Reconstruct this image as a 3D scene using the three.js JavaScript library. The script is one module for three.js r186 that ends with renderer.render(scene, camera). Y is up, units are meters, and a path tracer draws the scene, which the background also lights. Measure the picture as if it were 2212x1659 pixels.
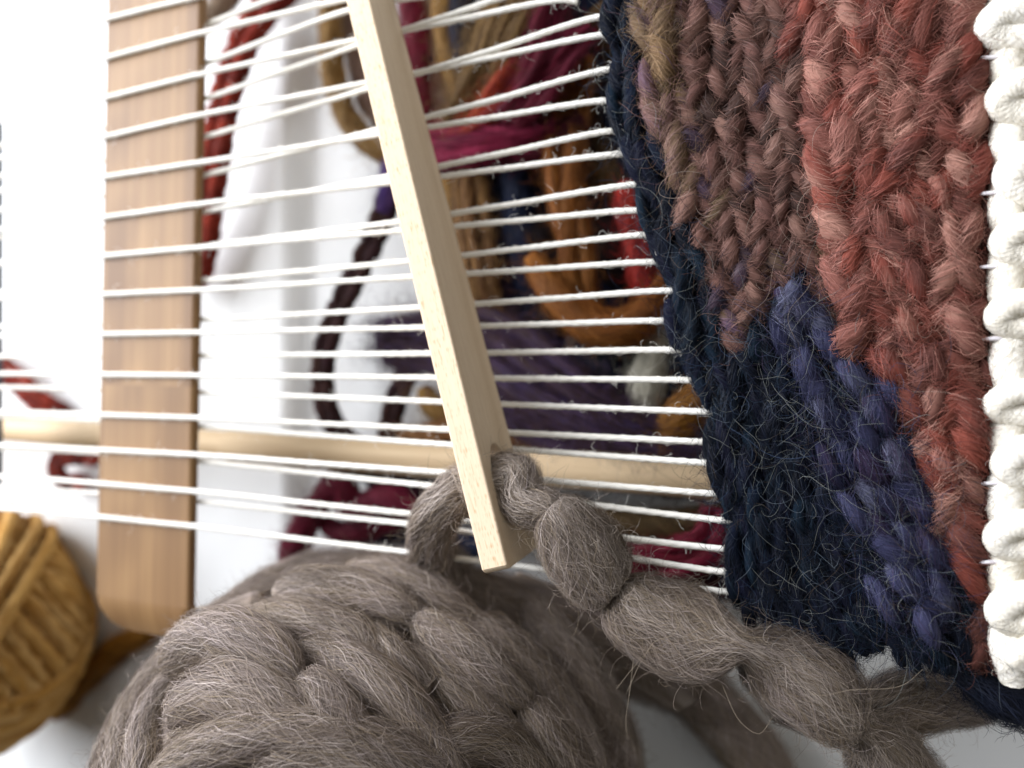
import * as THREE from 'three';
import { RectAreaLightUniformsLib } from 'three/addons/lights/RectAreaLightUniformsLib.js';
import { RoundedBoxGeometry } from 'three/addons/geometries/RoundedBoxGeometry.js';
import { mergeGeometries } from 'three/addons/utils/BufferGeometryUtils.js';

// ---------------------------------------------------------------- camera, light, exposure
const scene = new THREE.Scene();
const TILT = 20 * Math.PI / 180, SN = Math.sin(TILT), CS = Math.cos(TILT), TH = 0.637;
const H = 0.065;                                   // height of the warp above the table
const CAM = new THREE.Vector3(0.179 * SN, H + 0.179 * CS, 0);
const camera = new THREE.PerspectiveCamera(2 * Math.atan(TH * 0.75) * 180 / Math.PI, 4 / 3, 0.01, 20);
camera.position.copy(CAM);
camera.up.set(0, 0, -1);
camera.lookAt(CAM.x - SN, CAM.y - CS, 0);
camera.focus = 0.152;
camera.userData.fStop = 7.2;

const renderer = new THREE.WebGLRenderer({ antialias: true });
renderer.setSize(1024, 768);
renderer.toneMapping = THREE.LinearToneMapping;
renderer.toneMappingExposure = 0.82;
renderer.shadowMap.enabled = true;
scene.background = new THREE.Color(0.022, 0.024, 0.026);
RectAreaLightUniformsLib.init();
function area(color, intensity, w, h, pos, target) {
  const l = new THREE.RectAreaLight(color, intensity, w, h);
  l.position.set(...pos); l.lookAt(...target); l.castShadow = true; scene.add(l);
}
area(0xf6f8ff, 17, 0.8, 0.6, [-0.60, 0.46, -0.30], [0, 0.04, -0.02]);     // the window beyond the table
area(0xfdfcff, 1.6, 1.1, 0.8, [-0.16, 0.95, -0.55], [0, 0.05, 0]);               // pale ceiling and wall bounce from above
area(0xfffaf2, 0.9, 0.9, 0.8, [0.75, 0.55, 0.1], [0, 0.05, 0]);               // the pale wall of the room behind the camera

// ---------------------------------------------------------------- small helpers
let seed = 12345;
function rnd() { seed = (seed + 0x6D2B79F5) | 0; let t = Math.imul(seed ^ (seed >>> 15), 1 | seed); t = (t + Math.imul(t ^ (t >>> 7), 61 | t)) ^ t; return ((t ^ (t >>> 14)) >>> 0) / 4294967296; }
const rr = (a, b) => a + (b - a) * rnd();
const gauss = () => (rnd() + rnd() + rnd() - 1.5) * 1.15;
const lerp = (a, b, t) => a + (b - a) * t, clamp = (x, a, b) => Math.min(b, Math.max(a, x));
const sstep = (a, b, x) => { const t = clamp((x - a) / (b - a), 0, 1); return t * t * (3 - 2 * t); };
const V = (x, y, z) => new THREE.Vector3(x, y, z);
function hash(x, y, z) { let h = Math.imul(x, 374761393) ^ Math.imul(y, 668265263) ^ Math.imul(z, 2147483647 - 1274126177); h = Math.imul(h ^ (h >>> 13), 1274126177); return ((h ^ (h >>> 16)) >>> 0) / 4294967296; }
function noise(x, y, z = 0) {
  const X = Math.floor(x), Y = Math.floor(y), Z = Math.floor(z); let fx = x - X, fy = y - Y, fz = z - Z;
  fx = fx * fx * (3 - 2 * fx); fy = fy * fy * (3 - 2 * fy); fz = fz * fz * (3 - 2 * fz);
  let v = 0;
  for (let k = 0; k < 8; k++) v += hash(X + (k & 1), Y + ((k >> 1) & 1), Z + (k >> 2)) * ((k & 1) ? fx : 1 - fx) * (((k >> 1) & 1) ? fy : 1 - fy) * ((k >> 2) ? fz : 1 - fz);
  return v;
}
function poly(list, x) {                            // piecewise linear [[x, y] ...]
  if (x <= list[0][0]) return list[0][1];
  for (let i = 1; i < list.length; i++) if (x <= list[i][0]) return lerp(list[i - 1][1], list[i][1], (x - list[i - 1][0]) / (list[i][0] - list[i - 1][0]));
  return list[list.length - 1][1];
}
// a place in the scene: plan coordinates (px to the right, py down, as measured on a 2212 x 1659 plan) at height h above the table
function depthAt(px, h) { const u = (px - 1106) / 1106 * TH; return (CAM.y - h) / (CS + u * SN); }
function P(px, py, h) {
  const u = (px - 1106) / 1106 * TH, v = (py - 829.5) / 1106 * TH, t = (CAM.y - h) / (CS + u * SN);
  return V(CAM.x + t * (-SN + u * CS), h, v * t);
}
const mm = (px, h, w) => w / 1106 * TH * depthAt(px, h);   // a width on the plan as metres

const C = (hex) => new THREE.Color(hex);
const pal = (...hx) => hx.map((h) => new THREE.Color(h));
const pick = (p) => p[Math.min(p.length - 1, Math.floor(rnd() * p.length))];

// ---------------------------------------------------------------- things, parts, names
const used = {};
function numbered(n) { const k = used[n] = (used[n] ?? -1) + 1; return k ? `${n}_${String(k).padStart(3, '0')}` : n; }
function tag(o, label, category, group) { o.userData.label = label; o.userData.category = category; if (group) o.userData.group = group; return o; }
function thing(name, label, category, group) { const o = new THREE.Group(); o.name = numbered(name); scene.add(o); return tag(o, label, category, group); }
function part(name, geo, mat, parent, extra) {
  const m = new THREE.Mesh(geo, mat); m.name = numbered(name); m.castShadow = m.receiveShadow = true; if (extra) Object.assign(m.userData, extra); parent.add(m); return m;
}
// ---------------------------------------------------------------- materials
const wool = new THREE.MeshPhysicalMaterial({ vertexColors: true, roughness: 0.95, specularIntensity: 0.25, side: THREE.DoubleSide });
const hair = new THREE.MeshPhysicalMaterial({ vertexColors: true, roughness: 0.6, specularIntensity: 0.4, side: THREE.DoubleSide });
const cotton = new THREE.MeshPhysicalMaterial({ vertexColors: true, roughness: 0.9, specularIntensity: 0.3, side: THREE.DoubleSide });

// ---------------------------------------------------------------- growing geometry
class Grow {
  constructor() { this.p = new Float32Array(3 << 16); this.n = new Float32Array(3 << 16); this.c = new Float32Array(3 << 16); this.i = new Uint32Array(3 << 16); this.nv = 0; this.ni = 0; }
  vert(x, y, z, nx, ny, nz, r, g, b) {
    const k = this.nv * 3;
    if (k + 3 > this.p.length) for (const a of ['p', 'n', 'c']) { const t = new Float32Array(this[a].length * 2); t.set(this[a]); this[a] = t; }
    this.p[k] = x; this.p[k + 1] = y; this.p[k + 2] = z; this.n[k] = nx; this.n[k + 1] = ny; this.n[k + 2] = nz; this.c[k] = r; this.c[k + 1] = g; this.c[k + 2] = b;
    return this.nv++;
  }
  tri(a, b, c) { if (this.ni + 3 > this.i.length) { const t = new Uint32Array(this.i.length * 2); t.set(this.i); this.i = t; } this.i[this.ni++] = a; this.i[this.ni++] = b; this.i[this.ni++] = c; }
  geo(smooth) {
    const g = new THREE.BufferGeometry();
    g.setAttribute('position', new THREE.BufferAttribute(this.p.slice(0, this.nv * 3), 3));
    g.setAttribute('normal', new THREE.BufferAttribute(this.n.slice(0, this.nv * 3), 3));
    g.setAttribute('color', new THREE.BufferAttribute(this.c.slice(0, this.nv * 3), 3));
    g.setIndex(new THREE.BufferAttribute(this.i.slice(0, this.ni), 1));
    if (smooth) g.computeVertexNormals();
    return g;
  }
  // one fibre: a narrow strip through pts (flat xyz array) with the normals nrm, tapering at both ends
  fibre(pts, nrm, wid, col, tip) {
    const n = pts.length / 3; let a0 = -1, b0 = -1;
    for (let k = 0; k < n; k++) {
      const i = k * 3, q = Math.max(0, k - 1) * 3, r = Math.min(n - 1, k + 1) * 3;
      const tx = pts[r] - pts[q], ty = pts[r + 1] - pts[q + 1], tz = pts[r + 2] - pts[q + 2], nx = nrm[i], ny = nrm[i + 1], nz = nrm[i + 2];
      let wx = ty * nz - tz * ny, wy = tz * nx - tx * nz, wz = tx * ny - ty * nx; const l = Math.hypot(wx, wy, wz) || 1, w = wid * 0.5 * (k === 0 || k === n - 1 ? 0.35 : 1) / l;
      wx *= w; wy *= w; wz *= w;
      const t = n > 1 ? k / (n - 1) : 0, f = tip ? lerp(1, tip, t) : 1, R = col.r * f, G = col.g * f, B = col.b * f;
      const a = this.vert(pts[i] + wx, pts[i + 1] + wy, pts[i + 2] + wz, nx, ny, nz, R, G, B), b = this.vert(pts[i] - wx, pts[i + 1] - wy, pts[i + 2] - wz, nx, ny, nz, R, G, B);
      if (k) { this.tri(a0, a, b0); this.tri(b0, a, b); }
      a0 = a; b0 = b;
    }
  }
}
// ---------------------------------------------------------------- yarn: a curve with frames and a radius
class Yarn {
  // pts: [Vector3, radius][]; n samples
  constructor(pts, n, up) {
    const curve = new THREE.CatmullRomCurve3(pts.map((p) => p[0]), false, 'centripetal');
    this.n = n; this.c = []; this.t = []; this.N = []; this.B = []; this.r = []; this.len = 0;
    const m = pts.length - 1;
    for (let i = 0; i <= n; i++) {
      const u = i / n; this.c.push(curve.getPoint(u)); this.t.push(curve.getTangent(u));
      const f = u * m, k = Math.min(m - 1, Math.floor(f)), w = f - k;
      this.r.push(lerp(pts[k][1], pts[k + 1][1], pts[k + 1][1] > pts[k][1] ? 0.6 * Math.sin(w * Math.PI / 2) + 0.4 * w : 0.6 * (1 - Math.cos(w * Math.PI / 2)) + 0.4 * w));
      if (i) this.len += this.c[i].distanceTo(this.c[i - 1]);
    }
    let N = up ? up.clone() : V(0, 1, 0);
    for (let i = 0; i <= n; i++) {
      N.addScaledVector(this.t[i], -N.dot(this.t[i]));
      if (N.lengthSq() < 1e-8) { N.set(1, 0.3, 0.2); N.addScaledVector(this.t[i], -N.dot(this.t[i])); }
      N.normalize(); this.N.push(N.clone()); this.B.push(V(0, 0, 0).crossVectors(this.t[i], N));
      N = N.clone();
    }
  }
  profile(f) { for (let i = 0; i <= this.n; i++) this.r[i] *= f(i / this.n); return this; }
  at(s, ang, lift, out) {                           // surface point and normal
    const f = clamp(s, 0, 1) * this.n, k = Math.min(this.n - 1, Math.floor(f)), w = f - k, ca = Math.cos(ang), sa = Math.sin(ang);
    const A = this.N[k], A2 = this.N[k + 1], B = this.B[k], B2 = this.B[k + 1], c = this.c[k], c2 = this.c[k + 1];
    const nx = lerp(A.x, A2.x, w) * ca + lerp(B.x, B2.x, w) * sa, ny = lerp(A.y, A2.y, w) * ca + lerp(B.y, B2.y, w) * sa, nz = lerp(A.z, A2.z, w) * ca + lerp(B.z, B2.z, w) * sa;
    const R = lerp(this.r[k], this.r[k + 1], w) * (this.shape ? this.shape(s, ang) : 1) + lift;
    out[0] = lerp(c.x, c2.x, w) + nx * R; out[1] = lerp(c.y, c2.y, w) + ny * R; out[2] = lerp(c.z, c2.z, w) + nz * R; out[3] = nx; out[4] = ny; out[5] = nz;
  }
  tube(m, colour, shrink = 1, into) {
    const g = into ?? new Grow(), o = [0, 0, 0, 0, 0, 0], base = g.nv, col = new THREE.Color();
    for (let i = 0; i <= this.n; i++) for (let j = 0; j < m; j++) {
      const s = i / this.n, a = j / m * Math.PI * 2;
      this.at(s, a, -(1 - shrink) * this.r[i], o); colour(s, a, col);
      g.vert(o[0], o[1], o[2], o[3], o[4], o[5], col.r, col.g, col.b);
    }
    for (let i = 0; i < this.n; i++) for (let j = 0; j < m; j++) {
      const a = base + i * m + j, b = base + i * m + (j + 1) % m, c = a + m, d = b + m;
      g.tri(a, b, c); g.tri(b, d, c);
    }
    for (const e of [0, this.n]) {
      const o2 = this.c[e]; colour(e / this.n, 0, col); const t = this.t[e], sgn = e ? 1 : -1, R = this.r[e] * 0.4;
      const v = g.vert(o2.x + t.x * sgn * R, o2.y + t.y * sgn * R, o2.z + t.z * sgn * R, t.x * sgn, t.y * sgn, t.z * sgn, col.r, col.g, col.b);
      for (let j = 0; j < m; j++) { const a = base + e * m + j, b = base + e * m + (j + 1) % m; if (e) g.tri(a, b, v); else g.tri(a, v, b); }
    }
    return into ? null : g.geo(true);
  }
  // fibres that lie on the surface
  lay(g, count, { len = 0.01, wid = 0.0001, twist = 0, wander = 0.5, lift = 0.0002, steps = 4, colour, minY = -2, s0 = 0, s1 = 1, frizz = 0 }) {
    const o = [0, 0, 0, 0, 0, 0];
    for (let q = 0; q < count; q++) {
      let s = rr(s0, s1), a = rnd() * Math.PI * 2; const L = len * rr(0.5, 1.3), ds = L / this.len / steps, da = twist * L / steps, dw = gauss() * wander / steps, li = lift * rr(-0.6, 1.3), lb = lift * rr(0.3, 2);
      this.at(s, a, 0, o); if (o[4] < minY) continue;
      const pts = [], nrm = []; let d2 = dw;
      for (let k = 0; k <= steps; k++) {
        this.at(s, a, li + lb * Math.sin(k / steps * Math.PI) + gauss() * frizz * 0.0002, o); pts.push(o[0], o[1], o[2]); 
        const tl = Math.sin(q * 7.7) * 0.35, e = this.t[Math.round(clamp(s, 0, 1) * this.n)];   // tilt the normal a little to either side, as on a round fibre
        const bx = e.y * o[5] - e.z * o[4], by = e.z * o[3] - e.x * o[5], bz = e.x * o[4] - e.y * o[3];
        nrm.push(o[3] + bx * tl, o[4] + by * tl, o[5] + bz * tl);
        s += ds * (1 + gauss() * frizz); a += da + d2 + gauss() * frizz * 0.5; d2 += gauss() * wander * 0.25 / steps;
      }
      g.fibre(pts, nrm, wid * rr(0.6, 1.3), colour(s, a), 0);
    }
  }
  // loose hairs that stand off
  stray(g, count, { len = 0.006, wid = 0.00006, curl = 1.2, out = 0.6, along = 0.8, steps = 7, colour, minY = -2 }) {
    const o = [0, 0, 0, 0, 0, 0];
    for (let q = 0; q < count; q++) {
      const s = rnd(), a = rnd() * Math.PI * 2; this.at(s, a, -0.0001, o); if (o[4] < minY) continue;
      const t = this.t[Math.round(s * this.n)], sg = rnd() < 0.5 ? -along : along;
      hairFrom(g, o, t.x * sg, t.y * sg, t.z * sg, out, len * rr(0.4, 1.5), wid * rr(0.7, 1.3), curl, steps, colour(s, a));
    }
  }
}
function hairFrom(g, o, tx, ty, tz, out, L, wid, curl, steps, col) {
  let dx = tx + o[3] * out + gauss() * 0.5, dy = ty + o[4] * out + gauss() * 0.5, dz = tz + o[5] * out + gauss() * 0.5, x = o[0], y = o[1], z = o[2];
  let ax = gauss(), ay = gauss(), az = gauss(); const st = L / steps, pts = [], nrm = [];
  for (let k = 0; k <= steps; k++) {
    const l = Math.hypot(dx, dy, dz) || 1; dx /= l; dy /= l; dz /= l;
    pts.push(x, y, z); nrm.push(0.15 * ax + 0.25, 1 + 0.15 * ay, 0.15 * az);
    x += dx * st; y += dy * st; z += dz * st;
    ax += gauss() * 0.7; ay += gauss() * 0.7; az += gauss() * 0.7;
    const c = curl * 0.42; dx += (ay * dz - az * dy) * c; dy += (az * dx - ax * dz) * c; dz += (ax * dy - ay * dx) * c;
  }
  g.fibre(pts, nrm, wid, col, 0);
}
const vary = (c, k) => { const f = 1 + gauss() * k; return new THREE.Color(c.r * f, c.g * f, c.b * f); };
const mixC = (a, b, t) => new THREE.Color(lerp(a.r, b.r, t), lerp(a.g, b.g, t), lerp(a.b, b.b, t));
// stops along a yarn: colour at s from a list of palette colours, softly changing
function alongColour(p, k, off) { return (s, a, out) => { const f = noise(s * k + off, Math.cos(a) * 1.9 + off * 3.1, Math.sin(a) * 1.9 + off) * 1.25 * p.length - p.length * 0.12, i = clamp(Math.floor(f), 0, p.length - 1), j = clamp(i + 1, 0, p.length - 1); out.copy(p[i]).lerp(p[j], clamp(f - i, 0, 1)); return out; }; }

// ---------------------------------------------------------------- wood
function woodTexture(w, h, light, dark, o) {        // grain runs along v
  const d = new Uint8Array(w * h * 4), a = C(light), b = C(dark), c = new THREE.Color();
  for (let y = 0; y < h; y++) for (let x = 0; x < w; x++) {
    const u = x / w, v = y / h;
    const ba = o.split ? sstep(0.36, 0.42, u) : 1;
    let t = ba * (o.soft ?? 1) * 0.55 * noise(u * o.bands + 0.6 * noise(v * 2, u * 2, 9), v * 0.9, 3) + ba * (o.soft ?? 1) * 0.3 * noise(u * o.bands * 4, v * 2, 5) + (1 - ba) * 0.2 + 0.25 * noise(u * w * 0.45, v * h * 0.02, 7) - 0.05;
    if (o.flecks) { const f = noise(u * w * 0.22, v * h * 0.1, 21); if (f > 0.66) t += (f - 0.66) * o.flecks * (1 - 0.85 * ba); }
    if (o.cross) t += o.cross * (noise(u * 3 + v * 14, v * 26, 31) - 0.5) * sstep(0.62, 0.3, u);
    c.copy(a).lerp(b, clamp(t, 0, 1)); c.convertLinearToSRGB();
    const k = (y * w + x) * 4; d[k] = c.r * 255; d[k + 1] = c.g * 255; d[k + 2] = c.b * 255; d[k + 3] = 255;
  }
  const t = new THREE.DataTexture(d, w, h); t.colorSpace = THREE.SRGBColorSpace; t.wrapS = t.wrapT = THREE.RepeatWrapping; t.magFilter = THREE.LinearFilter; t.minFilter = THREE.LinearMipmapLinearFilter; t.generateMipmaps = true; t.needsUpdate = true;
  return t;
}
function boxUV(g, su, sv, along) {                  // uv in metres by the dominant face: v along the length axis
  g = g.index ? g.toNonIndexed() : g; g.computeVertexNormals();
  const p = g.attributes.position, n = g.attributes.normal, uv = new Float32Array(p.count * 2);
  for (let i = 0; i < p.count; i++) {
    const q = [p.getX(i), p.getY(i), p.getZ(i)], m = [n.getX(i), n.getY(i), n.getZ(i)].map(Math.abs), o = [0, 1, 2].filter((k) => k !== along);
    const k = m[o[0]] > m[o[1]] ? 1 : 0; uv[i * 2] = (q[o[k]] + (k ? 0 : 0.37)) / su; uv[i * 2 + 1] = q[along] / sv;
  }
  g.setAttribute('uv', new THREE.BufferAttribute(uv, 2)); return g;
}

// ================================================================ THE SETTING: a white cloth on a table
{
  const fold = P(655, 620, 0).x, W = 1.5, D = 1.3, nx = 300, nz = 220, g = new THREE.PlaneGeometry(W, D, nx, nz); g.rotateX(-Math.PI / 2);
  const p = g.attributes.position;
  for (let i = 0; i < p.count; i++) {
    // grid lines crowd round the fold and the picture's centre
    const sx = p.getX(i) / (W / 2), sz = p.getZ(i) / (D / 2), x = fold + Math.sign(sx) * Math.pow(Math.abs(sx), 2.4) * 0.75, z = sz * Math.abs(sz) * 0.65;
    const fx = x - fold + 0.003 * (noise(z * 22, 4, 1) - 0.5);
    const step = 0.0062 * (1 - sstep(-0.0055, 0.0065, fx));
    p.setXYZ(i, x, step + 0.0016 * (noise(x * 30, z * 24, 2) - 0.5) + 0.0005 * noise(x * 90, z * 70, 6) - 0.0012 - 0.0056 * 0, z);
  }
  g.computeVertexNormals();
  const m = new THREE.MeshStandardMaterial({ color: new THREE.Color(0.76, 0.775, 0.765), roughness: 0.9 });
  const cl = part('tabletop', g, m, scene); cl.userData.kind = 'structure'; cl.userData.label = 'white cloth with a folded edge covering the table';
}

// ================================================================ THE LOOM: side rail, far beam, warp threads
const loom = thing('weaving_loom', 'wooden weaving loom strung with white cotton warp threads', 'loom');
{
  const t = woodTexture(128, 512, '#dfc9a6', '#b09470', { bands: 4 });
  const m = new THREE.MeshPhysicalMaterial({ map: t, roughness: 0.62, specularIntensity: 0.4 });
  const hR = 0.028, a = P(-260, 905, hR), b = P(1900, 1060, hR), j = P(492, 962, hR);
  const rod = (p, q, r, name) => {
    const L = p.distanceTo(q), pr = [[0, 0], [r * 0.9, 0], [r, r * 0.12], [r, L - r * 0.12], [r * 0.9, L], [0, L]].map((v) => new THREE.Vector2(v[0], v[1]));
    const g = new THREE.LatheGeometry(pr, 28), uv = g.attributes.uv, ps = g.attributes.position;
    for (let i = 0; i < uv.count; i++) uv.setXY(i, uv.getX(i) * 1.0, ps.getY(i) / 0.12);
    const o = part(name, g, m, loom); o.position.copy(p); o.quaternion.setFromUnitVectors(V(0, 1, 0), q.clone().sub(p).normalize()); return o;
  };
  rod(j, b, mm(1200, hR, 41), 'side_rail'); rod(a, j.clone().addScaledVector(b.clone().sub(j).normalize(), 0.004), mm(492, hR, 31), 'rail_tenon');
  // far beam, dark and out of focus at the edge of the picture
  const fb = new RoundedBoxGeometry(0.02, 0.006, 0.114, 3, 0.0025), fz0 = P(0, 225, H - 0.006).z, fz1 = P(0, 1075, H - 0.006).z, fx = P(-24, 700, H - 0.006).x;
  const o = part('far_beam', fb, new THREE.MeshStandardMaterial({ color: C('#3c4048'), roughness: 0.7 }), loom); o.position.set(fx - 0.0102, H - 0.009, (fz0 + fz1) / 2);
}
const BAR_T = 0.0030, TH_R = 0.00066;
{
  // fronts pass over the flat bar, backs under it: [bar left y, y at its right edge, needle x, y, weave x, y]
  const F = [[43, -10, 560, -48, 1240, -190], [127, 70, 731, 1, 1262, -110], [213, 159, 769, 86, 1207, 0], [297, 247, 791, 179, 1306, 75], [383, 350, 817, 291, 1302, 218], [470, 440, 840, 395, 1339, 333],
    [553, 534, 865, 499, 1366, 455], [636, 626, 886, 599, 1410, 566], [722, 718, 913, 708, 1432, 693], [809, 811, 941, 816, 1474, 821], [896, 903, 966, 928, 1524, 955], [972, 983, 990, 1023, 1539, 1066], [1045, 1063, 916, 1113, 1556, 1185], [1117, 1139, 922, 1198, 1574, 1279]];
  const Bk = [[52, 735, -58, 1260, -150], [136, 751, 20, 1256, -60], [212, 769, 99, 1200, -42], [294, 794, 192, 1294, 37], [377, 814, 281, 1327, 148], [456, 837, 382, 1321, 283], [531, 860, 480, 1378, 398], [605, 880, 565, 1386, 508], [690, 904, 665, 1443, 628], [768, 928, 764, 1451, 756], [848, 952, 868, 1528, 890], [922, 974, 961, 1526, 1000], [998, 975, 1054, 1570, 1125], [1085, 915, 1135, 1560, 1235]];
  const cream = pal('#f4f1e6', '#efece2', '#f7f5ee', '#e9e6dc');
  const fz = new Grow();
  const thread = (pts) => {
    const y = new Yarn(pts.map((p) => [p, TH_R]), 260), off = rnd() * 50;
    y.shape = (s, a) => 0.86 + 0.2 * Math.abs(Math.cos(1.5 * (a - s * y.len * 1700))) + 0.12 * (noise(s * y.len * 900, off) - 0.5);
    part('warp_thread', y.tube(9, alongColour(cream, 12, off)), cotton, loom);
    y.lay(fz, 260, { len: 0.006, wid: 0.00009, twist: 500, wander: 0.9, lift: 0.00009, colour: () => vary(pick(cream), 0.06) });
    y.stray(fz, 150, { len: 0.0028, wid: 0.00005, curl: 1.7, out: 0.9, colour: () => pick(cream) });
  };
  for (const [yl, yr, nx, ny, wx, wy] of F) {
    const sl = (yr - yl) / 215, hb = H + BAR_T * 0 + TH_R;
    thread([P(-60, yl - 285 * sl * 0.8, H), P(80, yl - 145 * sl * 0.9, H), P(222, yl, hb), P(330, (yl + yr) / 2, hb), P(440, yr, hb - 0.0002), P((440 + nx) / 2, (yr + ny) / 2, H), P(nx + 30, ny + 30 * (wy - ny) / (wx - nx), H - 0.0002), P((nx + wx) / 2, (ny + wy) / 2, H), P(wx, wy, H + 0.0006), P(wx + 40, wy + 2, H + 0.0005)]);
  }
  for (const [yr, nx, ny, wx, wy] of Bk) {
    const sl = (ny - yr) / (nx - 445), hu = H - BAR_T - TH_R * 2.2, y0 = yr - 230 * sl * 0.8;
    thread([P(-60, y0 - 280 * sl * 0.5, H - 0.001), P(215, y0, hu), P(330, (y0 + yr) / 2, hu), P(447, yr, hu + 0.0012), P((445 + nx) / 2, (yr + ny) / 2, H - 0.0035), P(nx + 25, ny + 25 * (wy - ny) / (wx - nx), H - 0.0002), P((nx + wx) / 2, (ny + wy) / 2, H + 0.0004), P(wx, wy, H + 0.0012), P(wx + 40, wy + 2, H + 0.001)]);
  }
  part('cotton_fuzz', fz.geo(), hair, loom, { kind: 'stuff' });
}

// ================================================================ THE FLAT BAR between the warp threads
{
  const bar = thing('shed_bar', 'flat brown wooden bar with rounded end threaded through the warp', 'wooden bar');
  const a = P(226, 0, H), b = P(431, 0, H), w = b.x - a.x, ze = P(310, 1374, H).z, zb = ze - 0.0085, z0 = -0.22;
  const s = new THREE.Shape(), r = 0.009; s.moveTo(0, z0); s.lineTo(w, z0); s.lineTo(w, zb); s.lineTo(0, zb); s.lineTo(0, z0);
  const bv = 0.0010, g = new THREE.ExtrudeGeometry(s, { depth: BAR_T - 2 * bv, bevelEnabled: true, bevelThickness: bv, bevelSize: bv, bevelOffset: -bv, bevelSegments: 3, curveSegments: 10 });
  g.rotateX(Math.PI / 2);
  const t = woodTexture(512, 1024, '#9e7d54', '#674a2f', { bands: 5, cross: 0.5 });
  // the end is rounded in plan and rounded over towards the table
  const eg = new Grow(), ne = 14, nc = 24;
  for (let i = 0; i <= ne; i++) for (let j = -1; j <= nc + 1; j++) {
    const t = i / ne, z = lerp(zb - 0.0012, ze, t), q = clamp((z - (ze - r)) / r, 0, 1), inset = r * (1 - Math.sqrt(Math.max(0, 1 - q * q))) * 0.95, x = lerp(inset, w - inset, clamp(j / nc, 0, 1)), top = bv - 0.0030 * Math.pow(t, 1.8), ed = Math.min(clamp(j / nc, 0, 1), 1 - clamp(j / nc, 0, 1));
    eg.vert(x, j < 0 || j > nc ? bv - BAR_T : top - 0.0009 * sstep(0.05, 0, ed), z, 0, 1, 0, 1, 1, 1);
  }
  for (let i = 0; i < ne; i++) for (let j = 0; j < nc + 2; j++) { const a = i * (nc + 3) + j, c = a + nc + 3; eg.tri(a, c, a + 1); eg.tri(a + 1, c, c + 1); }
  const endG = eg.geo(true); endG.deleteAttribute('color');
  const euv = new Float32Array(endG.attributes.position.count * 2); for (let i = 0; i < euv.length / 2; i++) { euv[i * 2] = (endG.attributes.position.getX(i) + 0.37) / 0.031; euv[i * 2 + 1] = endG.attributes.position.getZ(i) / 0.35; } endG.setAttribute('uv', new THREE.BufferAttribute(euv, 2));
  const bg = mergeGeometries([boxUV(g, 0.031, 0.35, 2), endG.toNonIndexed()]);
  const o = part('bar_board', bg, new THREE.MeshPhysicalMaterial({ map: t, roughness: 0.5, specularIntensity: 0.45, clearcoat: 0.12, clearcoatRoughness: 0.4 }), bar);
  o.position.set(P(213, 830, H).x, H - bv - 0.0001, 0); o.rotation.y = -0.0245;   // it lies a little askew
}

// ================================================================ THE WEAVING NEEDLE: beech stick on edge with an eye
let needleAt;
{
  const nd = thing('weaving_needle', 'pale beech weaving needle lying on edge across the warp', 'weaving needle');
  const A = P(775, 0, H + 0.0148), B = P(1068, 1238, H + 0.0215), dir = V(B.x - A.x, 0, B.z - A.z), L = dir.length(); dir.normalize();
  const top = (s) => lerp(0.0150, 0.0212, clamp(s / L, -0.4, 1)), ext = 0.06, T = 0.0056;
  const s = new THREE.Shape(); s.moveTo(-ext, 0.0007); s.lineTo(-ext, top(-ext)); s.lineTo(L - 0.02, top(L - 0.02)); s.lineTo(L - 0.001, top(L) - 0.0003); s.quadraticCurveTo(L, top(L) - 0.001, L, top(L) - 0.002); s.lineTo(L - 0.0006, 0.0022); s.quadraticCurveTo(L - 0.001, 0.0006, L - 0.004, 0.0007); s.lineTo(-ext, 0.0007);
  const ez = L - 0.0165, ey = 0.0112, eye = new THREE.Path(); eye.absellipse(ez, ey, 0.0082, 0.0047, 0, Math.PI * 2); s.holes.push(eye);
  const bv = 0.00045, g = new THREE.ExtrudeGeometry(s, { depth: T - 2 * bv, bevelEnabled: true, bevelThickness: bv, bevelSize: bv, bevelOffset: -bv, bevelSegments: 3, curveSegments: 24 });
  g.translate(0, 0, -T / 2 + bv);
  const g2 = g.toNonIndexed(); g2.computeVertexNormals();
  const p = g2.attributes.position, n = g2.attributes.normal, uv = new Float32Array(p.count * 2);
  for (let i = 0; i < p.count; i++) { const up = Math.abs(n.getY(i)) > 0.6; uv[i * 2] = up ? (p.getZ(i) + 0.003) / 0.02 : 0.5 + p.getY(i) / 0.045; uv[i * 2 + 1] = (p.getX(i) + 0.07) / 0.25; }
  g2.setAttribute('uv', new THREE.BufferAttribute(uv, 2));
  const t = woodTexture(512, 2048, '#e8d5ba', '#c0a27c', { bands: 7, flecks: 2.0, split: true, soft: 0.6 });
  const o = part('needle_blade', g2, new THREE.MeshPhysicalMaterial({ map: t, roughness: 0.62, specularIntensity: 0.35 }), nd);
  o.position.set(A.x, H, A.z); o.rotation.y = -Math.atan2(dir.z, dir.x);
  needleAt = (s, y, side) => V(A.x + dir.x * (s + L), H + y, A.z + dir.z * (s + L)).add(V(-dir.z, 0, dir.x).multiplyScalar(side));  // s measured from the tip
}

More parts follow.
